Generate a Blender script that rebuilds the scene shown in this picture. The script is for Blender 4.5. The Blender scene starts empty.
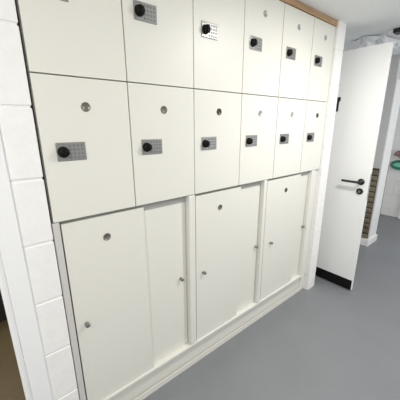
import bpy, bmesh, math, random
from mathutils import Matrix, Vector, noise
random.seed(4)
S = 0.328            # metres per locker-column width
F = -3.36          # floor level in the same units (0 = underside of the locker doors)
SC = bpy.context.scene
C = SC.collection

def V(x, y, z): return Vector((x*S, y*S, (z-F)*S))

# ------------------------------------------------------------------ camera
cam_d = bpy.data.cameras.new('camera'); cam = bpy.data.objects.new('camera', cam_d); C.objects.link(cam)
cam_d.sensor_width = 36; cam_d.sensor_fit = 'HORIZONTAL'; cam_d.lens = 269.36/400*36
cam_d.clip_start = 0.02
R = Matrix(((0.77240362, -0.63511984, -0.00392883), (-0.17341691, -0.20494281, -0.96328865), (0.61099854, 0.74472897, -0.26843909)))
m = Matrix((R[0], -R[1], -R[2])).transposed().to_4x4()
m.translation = V(-0.51938899, -3.19620457, 1.04572730)
cam.matrix_world = m
SC.camera = cam

# ------------------------------------------------------------------ world, lamps, exposure
w = bpy.data.worlds.new('world'); SC.world = w; w.use_nodes = True
bg = w.node_tree.nodes['Background']; bg.inputs[0].default_value = (0.97, 0.985, 1.0, 1); bg.inputs[1].default_value = 0.42

def area(name, loc, target, sx, sy, power, col):
    d = bpy.data.lights.new(name, 'AREA'); d.shape = 'RECTANGLE'; d.size = sx; d.size_y = sy
    d.energy = power; d.color = col
    o = bpy.data.objects.new(name, d); C.objects.link(o); o.location = loc
    o.rotation_euler = (Vector(target)-Vector(loc)).to_track_quat('-Z', 'Y').to_euler()
    return o
area('ceiling_lamp', (1.45, -0.90, 2.125), (1.45, -0.90, 0), 0.14, 0.14, 16.5, (1.0, 0.98, 0.94))
area('ceiling_lamp_near', (-0.75, -1.45, 2.11), (0.1, -0.6, 0.2), 0.25, 0.25, 19, (1.0, 0.965, 0.90))
area('side_room_fill', (-0.65, 1.6, 2.1), (-0.65, 1.6, 0), 0.3, 0.3, 7, (1.0, 0.93, 0.82))  # unseen fill light, added to brighten the brown floor through the doorway
area('window_daylight', (3.4, -2.6, 1.5), (4.3, 0.0, 0.9), 1.4, 1.2, 17, (0.95, 0.98, 1.0))
SC.view_settings.view_transform = 'Standard'; SC.view_settings.look = 'None'
SC.view_settings.gamma = 1; SC.view_settings.use_curve_mapping = False
SC.view_settings.exposure = 0.43

# ------------------------------------------------------------------ materials
def mat(name, col, rough=0.5, metal=0.0, bump=0.0, bscale=60, vary=0.0, vscale=4, spec=0.5, alpha=1.0, trans=0.0):
    M = bpy.data.materials.new(name); M.use_nodes = True; nt = M.node_tree; b = nt.nodes['Principled BSDF']
    b.inputs['Roughness'].default_value = rough; b.inputs['Metallic'].default_value = metal
    b.inputs['Specular IOR Level'].default_value = spec; b.inputs['Alpha'].default_value = alpha
    b.inputs['Base Color'].default_value = (*col, 1)
    tc = nt.nodes.new('ShaderNodeTexCoord')
    if vary:
        n = nt.nodes.new('ShaderNodeTexNoise'); n.inputs['Scale'].default_value = vscale; n.inputs['Detail'].default_value = 6
        nt.links.new(tc.outputs['Object'], n.inputs['Vector'])
        r = nt.nodes.new('ShaderNodeValToRGB'); r.color_ramp.elements[0].position = 0.3; r.color_ramp.elements[1].position = 0.7
        r.color_ramp.elements[0].color = (*[c*(1-vary) for c in col], 1); r.color_ramp.elements[1].color = (*[min(1, c*(1+vary)) for c in col], 1)
        nt.links.new(n.outputs['Fac'], r.inputs['Fac']); nt.links.new(r.outputs['Color'], b.inputs['Base Color'])
    if bump:
        n2 = nt.nodes.new('ShaderNodeTexNoise'); n2.inputs['Scale'].default_value = bscale; n2.inputs['Detail'].default_value = 4
        nt.links.new(tc.outputs['Object'], n2.inputs['Vector'])
        bp = nt.nodes.new('ShaderNodeBump'); bp.inputs['Strength'].default_value = bump; bp.inputs['Distance'].default_value = 0.004
        nt.links.new(n2.outputs['Fac'], bp.inputs['Height']); nt.links.new(bp.outputs['Normal'], b.inputs['Normal'])
    return M
LAM = mat('cream laminate', (0.79, 0.778, 0.708), 0.42, bump=0.03, bscale=300)
CARC = mat('carcass', (0.42, 0.41, 0.38), 0.6)
FRAME = mat('cream frame', (0.80, 0.79, 0.73), 0.35)
SIDE = mat('grey edge strip', (0.62, 0.60, 0.57), 0.5)
BLOCK = mat('painted block', (0.90, 0.89, 0.865), 0.55, bump=0.35, bscale=90, vary=0.02, vscale=30)
MORTAR = mat('painted joint', (0.84, 0.83, 0.80), 0.7, bump=0.3, bscale=120)
CEIL = mat('ceiling paint', (0.89, 0.905, 0.90), 0.7, bump=0.08, bscale=40)
PLASTER = mat('plaster', (0.80, 0.80, 0.79), 0.7, bump=0.08, bscale=60)
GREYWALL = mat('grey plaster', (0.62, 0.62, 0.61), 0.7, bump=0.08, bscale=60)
GLOSS = mat('white gloss trim', (0.90, 0.90, 0.895), 0.3)
FLOOR = mat('grey vinyl', (0.225, 0.233, 0.247), 0.42, vary=0.035, vscale=3, bump=0.04, bscale=200)
BROWNF = mat('brown floor', (0.16, 0.12, 0.06), 0.45, vary=0.18, vscale=2)
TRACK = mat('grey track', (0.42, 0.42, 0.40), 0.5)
DARK = mat('dark', (0.02, 0.017, 0.013), 0.6)
BLACK = mat('black plastic', (0.004, 0.004, 0.004), 0.6, spec=0.2)
BLACKM = mat('black metal', (0.012, 0.012, 0.013), 0.32)
PLATE = mat('satin grey plate', (0.31, 0.31, 0.30), 0.35, metal=0.5, bump=0.1, bscale=400)
KEY = mat('dark key print', (0.20, 0.20, 0.20), 0.5)
DISC = mat('tarnished disc', (0.22, 0.20, 0.175), 0.4, metal=0.5)
DISC_D = mat('dark bronze disc', (0.09, 0.08, 0.065), 0.4, metal=0.5)
DISC_L = mat('pale steel and glare disc', (0.48, 0.47, 0.45), 0.35, metal=0.5)
CHROME = mat('brushed steel', (0.30, 0.29, 0.27), 0.28, metal=0.85)
DOORW = mat('white door paint', (0.86, 0.865, 0.86), 0.45, bump=0.04, bscale=120)
TAN = mat('tan slats', (0.27, 0.235, 0.16), 0.6, vary=0.35, vscale=9)
TAN_D = mat('slat backing', (0.075, 0.06, 0.04), 0.7, vary=0.4, vscale=12)
GREEN = mat('green plastic', (0.02, 0.22, 0.14), 0.35)
PINK = mat('dusty pink fabric', (0.36, 0.2, 0.2), 0.8, vary=0.2, vscale=40)
GASKET = mat('dark gasket', (0.06, 0.055, 0.05), 0.6)
def oak():
    M = mat('oak edge', (0.45, 0.27, 0.13), 0.45); nt = M.node_tree; b = nt.nodes['Principled BSDF']
    tc = nt.nodes.new('ShaderNodeTexCoord'); mp = nt.nodes.new('ShaderNodeMapping'); mp.inputs['Scale'].default_value = (2, 40, 60)
    n = nt.nodes.new('ShaderNodeTexNoise'); n.inputs['Scale'].default_value = 3; n.inputs['Detail'].default_value = 8
    r = nt.nodes.new('ShaderNodeValToRGB'); r.color_ramp.elements[0].color = (0.34, 0.19, 0.085, 1); r.color_ramp.elements[1].color = (0.60, 0.40, 0.22, 1)
    r.color_ramp.elements[0].position = 0.3; r.color_ramp.elements[1].position = 0.7
    nt.links.new(tc.outputs['Object'], mp.inputs['Vector']); nt.links.new(mp.outputs['Vector'], n.inputs['Vector'])
    nt.links.new(n.outputs['Fac'], r.inputs['Fac']); nt.links.new(r.outputs['Color'], b.inputs['Base Color'])
    return M
OAK = oak()
def poly_film():
    M = bpy.data.materials.new('clear polythene'); M.use_nodes = True; nt = M.node_tree; b = nt.nodes['Principled BSDF']
    b.inputs['Base Color'].default_value = (0.93, 0.95, 0.95, 1); b.inputs['Roughness'].default_value = 0.4
    tr = nt.nodes.new('ShaderNodeBsdfTransparent'); mx = nt.nodes.new('ShaderNodeMixShader'); mx.inputs[0].default_value = 0.85
    out = nt.nodes['Material Output']
    nt.links.new(tr.outputs[0], mx.inputs[1]); nt.links.new(b.outputs[0], mx.inputs[2]); nt.links.new(mx.outputs[0], out.inputs[0])
    return M
FILM = poly_film()

# ------------------------------------------------------------------ mesh helpers (positions in metres, relative to an origin)
def bev(bm, geom_edges, r, seg=2):
    if r > 0: bmesh.ops.bevel(bm, geom=geom_edges, offset=r, segments=seg, affect='EDGES', profile=0.6)
def add_box(bm, a, b, r=0.0, mi=0, seg=2):
    t = bmesh.new()
    bmesh.ops.create_cube(t, size=1)
    for v in t.verts:
        v.co = Vector(((a[i]+b[i])/2 + v.co[i]*abs(b[i]-a[i]) for i in range(3)))
    if r: bev(t, list(t.edges), r, seg)
    merge(bm, t, mi)
def merge(bm, t, mi=0, smooth=False):
    bmesh.ops.recalc_face_normals(t, faces=t.faces)
    vm = [bm.verts.new(v.co) for v in t.verts]
    t.verts.index_update()
    for f in t.faces:
        try:
            g = bm.faces.new([vm[v.index] for v in f.verts]); g.material_index = mi; g.smooth = smooth or f.smooth
        except ValueError: pass
    t.free()
def add_lathe(bm, prof, base, axis='-y', n=32, mi=0, tw=0):
    """prof: list of (radius, distance along axis)"""
    t = bmesh.new(); rings = []
    def P(r, h, a):
        c, s = math.cos(a)*r, math.sin(a)*r
        v = {'-y': (c, -h, s), '-x': (-h, c, s), 'z': (c, s, h)}[axis]
        return Vector(base)+Vector(v)
    for r, h in prof:
        rings.append([t.verts.new(P(max(r, 1e-5), h, 2*math.pi*k/n)) for k in range(n)])
    for i in range(len(rings)-1):
        for k in range(n):
            f = t.faces.new((rings[i][k], rings[i][(k+1) % n], rings[i+1][(k+1) % n], rings[i+1][k])); f.smooth = True
    t.faces.new(rings[0][::-1]); t.faces.new(rings[-1])
    merge(bm, t, mi)
def add_tube(bm, pts, r, n=16, mi=0):
    t = bmesh.new(); rings = []
    pts = [Vector(p) for p in pts]
    for i, p in enumerate(pts):
        d = (pts[min(i+1, len(pts)-1)]-pts[max(i-1, 0)]).normalized()
        u = d.cross(Vector((0, 0, 1)));  u = u.normalized() if u.length > .01 else Vector((1, 0, 0)); v = d.cross(u)
        rings.append([t.verts.new(p+(u*math.cos(2*math.pi*k/n)+v*math.sin(2*math.pi*k/n))*r) for k in range(n)])
    for i in range(len(rings)-1):
        for k in range(n):
            f = t.faces.new((rings[i][k], rings[i][(k+1) % n], rings[i+1][(k+1) % n], rings[i+1][k])); f.smooth = True
    t.faces.new(rings[0][::-1]); t.faces.new(rings[-1])
    merge(bm, t, mi)
def obj(name, bm, mats, parent=None, loc=None):
    me = bpy.data.meshes.new(name); bmesh.ops.recalc_face_normals(bm, faces=bm.faces) if bm.faces else None
    bm.to_mesh(me); bm.free()
    for x in (mats if isinstance(mats, (list, tuple)) else [mats]): me.materials.append(x)
    o = bpy.data.objects.new(name, me); C.objects.link(o)
    if parent: o.parent = parent
    if loc is not None: o.location = loc
    return o
def tag(o, label, cat, group=None):
    o['label'] = label; o['category'] = cat
    if group: o['group'] = group
    return o
def thing(name, label, cat, loc, group=None):
    o = bpy.data.objects.new(name, None); C.objects.link(o); o.location = loc; o.empty_display_size = 0.05
    return tag(o, label, cat, group)
def struct(name, bm, mats, label=None, cat=None):
    o = obj(name, bm, mats); o['kind'] = 'structure'
    if label: o['label'] = label
    if cat: o['category'] = cat
    return o
def UB(bm, a, b, r=0.0, mi=0):        # box given in column units
    add_box(bm, V(*a), V(*b), r, mi)

# ------------------------------------------------------------------ setting
CZ = 3.165                                 # ceiling
bm = bmesh.new(); UB(bm, (-1.9, -7.5, F-0.2), (15.2, 4.5, F)); struct('floor', bm, FLOOR, 'grey vinyl floor in front of the lockers and through to the next room', 'floor')
bm = bmesh.new(); UB(bm, (-3.2, -7.5, CZ), (15.2, 12.3, CZ+0.3)); struct('ceiling', bm, CEIL, 'low pale grey painted ceiling above the lockers', 'ceiling')

def blocks(bm, x0, x1, yf, yb, z0, z1, joints, xsplit=None, g=0.0105):
    """painted concrete blocks: bevelled blocks standing proud of a mortar core (column units), front face towards -y"""
    UB(bm, (x0+0.012, yf+0.012, z0), (x1-0.012, yb, z1), 0, 1)
    zs = [z0]+sorted(z for z in joints if z0 < z < z1)+[z1]
    for a, b in zip(zs[:-1], zs[1:]):
        lo = a+(g if a > z0 else 0); hi = b-(g if b < z1 else 0)
        UB(bm, (x0, yf, lo), (x1, yb-0.001, hi), 0.004, 0)
J = [0.52+0.70*k for k in range(-6, 5)]
# left jamb of block beside the lockers and right block end beyond them
bm = bmesh.new(); blocks(bm, -0.34, -0.028, -0.05, 1.45, F, CZ, J); struct('wall_left', bm, [BLOCK, MORTAR], 'white painted block pier along the left side of the lockers', 'wall')
bm = bmesh.new(); blocks(bm, 5.875, 6.225, -0.06, 1.45, F, CZ, J, g=0.006); struct('wall_right', bm, [BLOCK, MORTAR], 'narrow white painted block wall end at the right of the lockers', 'wall')
# wall behind the lockers and the wall the open door hangs in (opening 6.6 .. 8.95)
bm = bmesh.new(); UB(bm, (-0.028, 1.45, F), (6.7, 1.75, CZ)); UB(bm, (6.7, 1.45, 2.80), (9.15, 1.75, CZ)); UB(bm, (9.15, 1.45, F), (10.3, 1.75, CZ))
struct('wall_back', bm, PLASTER, 'white wall behind the lockers with the doorway', 'wall')
# wall return beyond the door
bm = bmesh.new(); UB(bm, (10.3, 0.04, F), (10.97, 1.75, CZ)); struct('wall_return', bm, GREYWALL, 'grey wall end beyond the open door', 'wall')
bm = bmesh.new(); UB(bm, (10.31, 0.0, F), (10.99, 0.04, 2.44), 0.004); struct('trim_1', bm, GLOSS, 'tall white door casing on the wall end beyond the open door', 'trim')
bm = bmesh.new(); UB(bm, (10.14, -0.04, F), (11.06, 0.04, F+0.26), 0.006); UB(bm, (10.15, 0.04, F), (10.3, 1.45, F+0.26), 0.006)
struct('baseboard_return', bm, GLOSS, 'white skirting block round the foot of the wall end', 'skirting')
bm = bmesh.new(); UB(bm, (10.992, 0.0, F+0.262), (11.04, 0.04, -0.35), 0.001); struct('trim_2', bm, GASKET, 'dark seal along the right edge of the white casing', 'trim')
# far block wall, facing left
bm = bmesh.new()
UB(bm, (14.84, -2.0, F), (15.2, 4.5, CZ), 0, 1)
zz = [F]+[z for z in J if z > F+0.1]+[CZ]
for i, (a, b) in enumerate(zip(zz[:-1], zz[1:])):
    y = -2.0-(0.67 if i % 2 else 0)
    while y < 4.5:
        UB(bm, (14.82, max(y, -2.0)+0.01, a+0.01), (15.19, min(y+1.34, 4.5)-0.01, b-0.01), 0.004, 0); y += 1.34
struct('wall_far', bm, [BLOCK, MORTAR], 'white painted block wall at the far right', 'wall')
bm = bmesh.new(); UB(bm, (14.70, -0.15, F), (14.82, 0.26, 2.5), 0.006); struct('trim_3', bm, GLOSS, 'white upright on the far block wall at the right edge', 'trim')
# door casing left of the block pier
bm = bmesh.new()
UB(bm, (-0.508, -0.09, F), (-0.322, 0.3, 2.9), 0.003)
UB(bm, (-0.572, -0.07, F), (-0.508, 0.3, 2.84), 0.003)
struct('trim_4', bm, GLOSS, 'white door casing at the left edge with a stepped inner lip', 'trim')
# side room seen through the opening at the lower left
bm = bmesh.new(); UB(bm, (-3.2, 0.3, F-0.2), (-0.34, 12, F+0.004)); struct('floor_side', bm, BROWNF, 'brown floor seen through the doorway at the left', 'floor')
bm = bmesh.new(); UB(bm, (-3.2, 12, F), (-0.34, 12.3, CZ)); UB(bm, (-3.5, 0.3, F), (-3.2, 12.3, CZ)); UB(bm, (-0.34, 1.45, F), (-0.04, 12.3, CZ)); struct('wall_side', bm, PLASTER, 'walls of the room through the left doorway', 'wall')
# open door
bm = bmesh.new(); UB(bm, (6.73, -0.84, F+0.035), (6.83, 1.44, F+6.10), 0.003); door = struct('door_1', bm, DOORW, 'white flush door standing open with black lever handle and black kick plate', 'door')
bm = bmesh.new(); UB(bm, (6.722, -0.83, F+0.04), (6.731, 1.42, F+0.325), 0.001); obj('kick_plate', bm, BLACK, door)
hx, hy, hz = 6.73, -0.668, F+3.03
bm = bmesh.new(); b0 = V(hx, hy, hz)
add_lathe(bm, [(0.026, 0), (0.026, 0.006), (0.0245, 0.008), (0.011, 0.0085), (0.010, 0.045), (0.009, 0.05)], b0, '-x')
L = Vector((-0.044, 0, 0)); add_tube(bm, [b0+L+Vector((0, t*0.135, -0.004*t*(1-t)))+Vector((0, 0, 0)) for t in [0, .1, .3, .6, .9, 1.0]], 0.0095)
obj('handle', bm, BLACKM, door)
bm = bmesh.new(); b1 = V(hx, hy, F+2.79)
add_lathe(bm, [(0.026, 0), (0.026, 0.006), (0.0245, 0.008), (0.013, 0.008), (0.0125, 0.004)], b1, '-x'); esc = obj('lock_cover', bm, BLACKM, door)
bm = bmesh.new(); add_lathe(bm, [(0.0075, 0.004), (0.0075, 0.010)], b1, '-x', 16); add_box(bm, b1+Vector((-0.0112, -0.003, -0.014)), b1+Vector((-0.004, 0.003, -0.002)), 0.001); obj('lock_cylinder', bm, CHROME, esc)
bm = bmesh.new(); UB(bm, (6.712, 0.12, F+4.72), (6.731, 0.18, F+5.04), 0.002); UB(bm, (6.705, 0.09, F+4.96), (6.731, 0.20, F+5.06), 0.002); obj('black_plate', bm, BLACKM, door)
bm = bmesh.new(); UB(bm, (6.757, -0.842, F+2.6), (6.80, -0.838, F+3.25), 0.0005); obj('latch_plate', bm, CHROME, door)
# oak strip above the lockers
bm = bmesh.new(); UB(bm, (-0.024, -0.02, 3.058), (5.872, 1.4, 3.160), 0.0015); struct('trim_5', bm, OAK, 'oak edged board running along the top of the lockers', 'trim')

# ------------------------------------------------------------------ upper lockers
G = 0.0075    # half joint between doors, column units
def locker(ci, row, x0, x1, label):
    z0, z1 = (0.0, 1.5387) if row == 0 else (1.5387, 3.055)
    base = V((x0+x1)/2, 0, z0)
    t = thing('locker', label, 'locker', base, 'upper lockers with combination locks')
    hw = (x1-x0)/2*S; H = (z1-z0)*S; e = 0.0004
    bm = bmesh.new(); d0, d1, tk = 0.0185, 0.44, 0.012
    add_box(bm, (-hw+e, d0, e), (-hw+tk, d1, H-e)); add_box(bm, (hw-tk, d0, e), (hw-e, d1, H-e))
    add_box(bm, (-hw+tk, d0, e), (hw-tk, d1, tk)); add_box(bm, (-hw+tk, d0, H-tk), (hw-tk, d1, H-e)); add_box(bm, (-hw+tk, d1-0.006, tk), (hw-tk, d1, H-tk))
    obj('carcass', bm, CARC, t)
    g = G*S
    bm = bmesh.new(); add_box(bm, (-hw+g, 0, g*0.9), (hw-g, 0.018, H-g*0.9), 0.0008)
    dr = obj('door', bm, LAM, t)
    # position inside the column is measured from the left edge of the column grid
    ox = lambda u: (u - (x0+x1)/2 + ci)*S
    oz = lambda v: v*S
    # number disc
    dm = DISC
    if (row, ci) in ((0, 2), (0, 5)): dm = DISC_D
    elif (row == 1 and ci >= 3) or (row, ci) in ((0, 3), (0, 4)): dm = DISC_L  # top-row discs on the right: glare put into the pale colour
    bm = bmesh.new(); c = (ox(0.492), 0, oz(1.24))
    add_lathe(bm, [(0.0165, 0), (0.0165, 0.0016), (0.0155, 0.0026), (0.0138, 0.0026), (0.0132, 0.0016), (0.0001, 0.0016)], c, '-y', 32)
    add_box(bm, (c[0]-0.006, -0.0028, c[2]+0.003), (c[0]+0.006, -0.0014, c[2]+0.0045), 0.0003)
    add_box(bm, (c[0]-0.006, -0.0028, c[2]-0.005), (c[0]+0.006, -0.0014, c[2]-0.0035), 0.0003)
    add_box(bm, (c[0]-0.001, -0.0028, c[2]-0.0045), (c[0]+0.001, -0.0014, c[2]+0.004), 0.0003)
    obj('number_disc', bm, dm, dr)
    # keypad plate
    bm = bmesh.new(); ax, bx, az, bz = ox(0.137), ox(0.439), oz(0.674), oz(0.870)
    add_box(bm, (ax, -0.0035, az), (bx, 0, bz), 0.0022, 0)
    W = bx-ax
    for r_ in range(4):
        for c_ in range(4):
            kx = ax+W*(0.46+0.14*c_); kz = az+(bz-az)*(0.17+0.22*r_)
            add_box(bm, (kx-0.0042, -0.0046, kz-0.0040), (kx+0.0042, -0.003, kz+0.0040), 0.0008, 1, 1)
    add_box(bm, (ax+0.007, -0.0042, bz-0.0075), (ax+0.034, -0.003, bz-0.0055), 0, 1)
    obj('keypad_plate', bm, [PLATE, KEY], dr)
    bm = bmesh.new(); kc = (ox(0.203), -0.0034, oz(0.770))
    add_lathe(bm, [(0.0195, 0), (0.0195, 0.004), (0.0178, 0.006), (0.0168, 0.016), (0.0158, 0.018), (0.0001, 0.0185)], kc, '-y', 32)
    add_box(bm, (kc[0]-0.003, -0.0255, kc[2]-0.013), (kc[0]+0.003, -0.021, kc[2]+0.013), 0.001)
    obj('lock_knob', bm, BLACK, dr)
    return t
xe = [-0.0, 1.0, 2.0, 3.0, 4.0, 5.0, 5.872]
ordn = ['far left', 'second from left', 'third from left', 'third from right', 'second from right', 'far right']
extra0 = ['beside the left block pier', 'over the rear door of the left cabinet', 'with a dark number disc', 'with a pale number disc', 'with a pale number disc', 'beside the right block wall end']
extra1 = ['cut off by the frame top', 'keypad close to the frame top', 'keypad just below the frame top', 'number disc pale with glare near the frame top', 'its top meeting the oak board', 'under the end of the oak board']
for row in (0, 1):
    for ci in range(6):
        lab = ('lower-row' if row == 0 else 'top-row') + ' white keypad locker, ' + ordn[ci] + ', ' + (extra0 if row == 0 else extra1)[ci]
        locker(ci, row, xe[ci], xe[ci+1], lab)

# ------------------------------------------------------------------ lower sliding cabinets
RZ = -2.81   # top of the bottom rail
def knob_bm(c):
    bm = bmesh.new()
    add_lathe(bm, [(0.0085, 0), (0.0085, 0.002), (0.0055, 0.003), (0.0055, 0.008), (0.0085, 0.010), (0.0095, 0.013), (0.0095, 0.018), (0.0080, 0.0205), (0.0001, 0.021)], c, '-y', 24)
    return bm
def cabinet(x0, x1, fx0, fx1, rx1, fk, rk, disc, dm, label, first, last):
    base = V((x0+x1)/2, 0, RZ); cx = (x0+x1)/2
    t = thing('sliding_cabinet', label, 'cabinet', base, 'sliding door cabinets below the lockers')
    P = lambda x, y, z: (V(x, y, z)-base)
    bm = bmesh.new()
    e = 0.002
    lw = 0.015 if not first else 0.06
    add_box(bm, P(x0+e, 0.205, RZ+e), P(x0+0.05, 1.3, -0.004)); add_box(bm, P(x1-0.05, 0.205, RZ+e), P(x1-e, 1.3, -0.004))
    add_box(bm, P(x0+0.05, 0.205, RZ+e), P(x1-0.05, 1.3, RZ+0.05)); add_box(bm, P(x0+0.05, 0.205, -0.05), P(x1-0.05, 1.3, -0.004)); add_box(bm, P(x0+0.05, 1.27, RZ+0.05), P(x1-0.05, 1.3, -0.05))
    obj('carcass', bm, CARC, t)
    # rear panel
    bm = bmesh.new(); add_box(bm, P(fx0+0.25, 0.095, RZ+0.006), P(rx1, 0.145, -0.115), 0.001)
    rp = obj('sliding_door', bm, LAM, t)
    obj('knob', knob_bm(P(rk, 0.095, -1.425)), CHROME, rp)
    # front panel
    bm = bmesh.new(); add_box(bm, P(fx0, 0.035, RZ+0.006), P(fx1, 0.082, -0.045), 0.001)
    fp = obj('sliding_door', bm, LAM, t)
    obj('knob', knob_bm(P(fk, 0.035, -1.445)), CHROME, fp)
    bm = bmesh.new(); c = P(disc, 0.035, -0.330)
    add_lathe(bm, [(0.0160, 0), (0.0160, 0.0016), (0.015, 0.0026), (0.0132, 0.0026), (0.0128, 0.0014), (0.0001, 0.0014)], c, '-y', 32)
    add_box(bm, (c[0]-0.0012, c[1]-0.0026, c[2]-0.007), (c[0]+0.0012, c[1]-0.001, c[2]+0.007), 0.0003)
    obj('number_disc', bm, dm, fp)
    # post at the right of the bay, rounded front edge
    bm = bmesh.new(); px0, px1 = rx1+0.012, x1-0.004
    add_box(bm, P(px0, 0.004, RZ+0.002), P(px0+0.055, 0.147, -0.004), 0.0075, 0, 4)
    add_box(bm, P(px0+0.05, 0.010, RZ+0.002), P(px1, 0.147, -0.004), 0.001)
    obj('post', bm, FRAME, t)
    # side strip at the left of the first bay
    if first:
        bm = bmesh.new(); add_box(bm, P(x0-0.012, 0.002, F+0.001), P(x0+0.062, 0.147, -0.003), 0.001); obj('side_strip', bm, SIDE, t)
    # top track shading line
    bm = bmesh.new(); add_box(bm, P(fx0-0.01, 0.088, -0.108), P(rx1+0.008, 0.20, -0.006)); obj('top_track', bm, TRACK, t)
    return t
cabinet(0.0, 2.014, 0.083, 1.130, 1.875, 0.205, 1.755, 0.588, DISC, 'left sliding cabinet with cream doors, beside the left block pier', True, False)
cabinet(2.014, 3.845, 2.046, 3.105, 3.735, 2.195, 3.675, 2.580, DISC, 'middle sliding cabinet with cream doors, between two posts', False, False)
cabinet(3.845, 5.695, 3.888, 5.115, 5.535, 4.115, 5.495, 4.560, DISC_D, 'right sliding cabinet with cream doors, beside the right block wall end', False, True)

# bottom rail and plinth
t = thing('plinth', 'long cream plinth with sliding rail under the three lower cabinets', 'plinth', V(2.85, 0, F))
P = lambda x, y, z: V(x, y, z)-t.location
bm = bmesh.new(); add_box(bm, P(0.064, 0.004, RZ-0.050), P(5.695, 1.3, RZ), 0.003); add_box(bm, P(0.064, 0.13, RZ-0.085), P(5.695, 0.18, RZ-0.050)); obj('rail', bm, FRAME, t)
bm = bmesh.new(); add_box(bm, P(0.064, 0.11, F), P(5.695, 0.18, RZ-0.085), 0.001); obj('fascia', bm, LAM, t)
bm = bmesh.new(); add_box(bm, P(0.064, 0.068, F), P(5.695, 0.082, F+0.115), 0.002); obj('floor_strip', bm, FRAME, t)
bm = bmesh.new(); UB(bm, (5.70, 0.050, RZ-0.05), (5.873, 0.15, -0.006), 0.003); UB(bm, (5.70, 0.08, F), (5.873, 0.15, RZ-0.05), 0.002)
struct('trim_6', bm, FRAME, 'cream filler post between the right cabinet and the block wall end', 'trim')

# ------------------------------------------------------------------ beyond the door
t = thing('slatted_panel', 'tall tan slatted panel leaning flat on the grey wall end, seen past the open door', 'panel', V(10.28, 0.36, F+0.27))
bm = bmesh.new(); add_box(bm, (-0.012, -0.10, 0.002), (0.004, 0.16, 0.865)); obj('backing', bm, TAN_D, t)
bm = bmesh.new()
n = 13
for k in range(n):
    z = 0.010+k*0.0655
    tb = bmesh.new(); bmesh.ops.create_cube(tb, size=1)
    for v in tb.verts: v.co = Vector((v.co.x*0.012, v.co.y*0.252, v.co.z*0.056))
    bmesh.ops.rotate(tb, verts=tb.verts, matrix=Matrix.Rotation(math.radians(-28), 3, 'Y')); bmesh.ops.translate(tb, verts=tb.verts, vec=(-0.018, 0.03, z+0.02))
    merge(bm, tb)
obj('slats', bm, TAN, t)

# green and pink items on the far wall
t = thing('green_case', 'small dark green rounded case with a pale slot on the far block wall', 'case', V(14.72, 0.55, F+2.39))
bm = bmesh.new()
add_tube(bm, [(-0.03, 0.115*math.cos(a), 0.06+0.055*math.sin(a)) for a in [2*math.pi*k/24 for k in range(25)]], 0.021, 10)
obj('rim', bm, GREEN, t)
bm = bmesh.new(); add_box(bm, (-0.036, -0.11, 0.022), (0.014, 0.11, 0.098), 0.01); obj('face', bm, mat('pale green', (0.25, 0.62, 0.48), 0.5), t)
bm = bmesh.new()
bmesh.ops.create_icosphere(bm, subdivisions=4, radius=0.1)
for v in bm.verts:
    nn = noise.noise(v.co*22)
    v.co = Vector((v.co.x*0.45, v.co.y*1.2, v.co.z*0.55))*(1+0.22*nn)
for f in bm.faces: f.smooth = True
o = obj('folded_cloth', bm, PINK, None, V(14.66, 0.50, F+3.08)); tag(o, 'dusty pink bundled cloth just above the green case at the far right', 'cloth')

# crumpled polythene and black light fitting at the ceiling
bm = bmesh.new(); N = 60; vs = []
for i in range(N+1):
    row_ = []
    for j in range(N+1):
        u, v = i/N, j/N
        x = 7.50+u*1.4+0.10*math.sin(v*9); y = -0.40+v*0.80+0.06*math.sin(u*7)
        e_ = min(u, 1-u, v, 1-v)
        sag = min(1, e_*5)
        d = 0.03+0.17*sag*(0.55+1.3*noise.noise(Vector((u*3.2, v*5.0, 1.7))))+0.07*sag*noise.noise(Vector((u*10, v*12, 4.0)))
        row_.append(bm.verts.new(V(x, y, CZ-max(0.012, d))))
    vs.append(row_)
for i in range(N):
    for j in range(N):
        f = bm.faces.new((vs[i][j], vs[i+1][j], vs[i+1][j+1], vs[i][j+1])); f.smooth = True
o = obj('plastic_sheet', bm, FILM); tag(o, 'crumpled clear plastic sheet fixed under the ceiling above the open door', 'plastic sheet')
t = thing('light_track', 'black ceiling light track at the top right edge with a white end connector', 'light', V(7.55, -0.98, CZ))
bm = bmesh.new(); add_box(bm, (-0.05, -0.35, -0.030), (0.035, 0.125, -0.0005), 0.003); obj('track', bm, BLACKM, t)
bm = bmesh.new(); add_box(bm, (0.036, -0.35, -0.018), (0.15, 0.10, -0.0005), 0.003); obj('grey_panel', bm, SIDE, t)
bm = bmesh.new(); add_box(bm, (-0.025, 0.126, -0.022), (0.02, 0.160, -0.0005), 0.004); obj('connector', bm, GLOSS, t)

# dark box in the side room
t = thing('storage_box', 'dark box standing on the brown floor through the left doorway', 'box', V(-1.35, 4.75, F+0.004))
bm = bmesh.new(); add_box(bm, (-0.24, -0.3, 0), (0.24, 0.3, 0.42), 0.01); obj('body', bm, DARK, t)
bm = bmesh.new(); add_box(bm, (-0.25, -0.31, 0.42), (0.25, 0.31, 0.46), 0.008); obj('lid', bm, DARK, t)
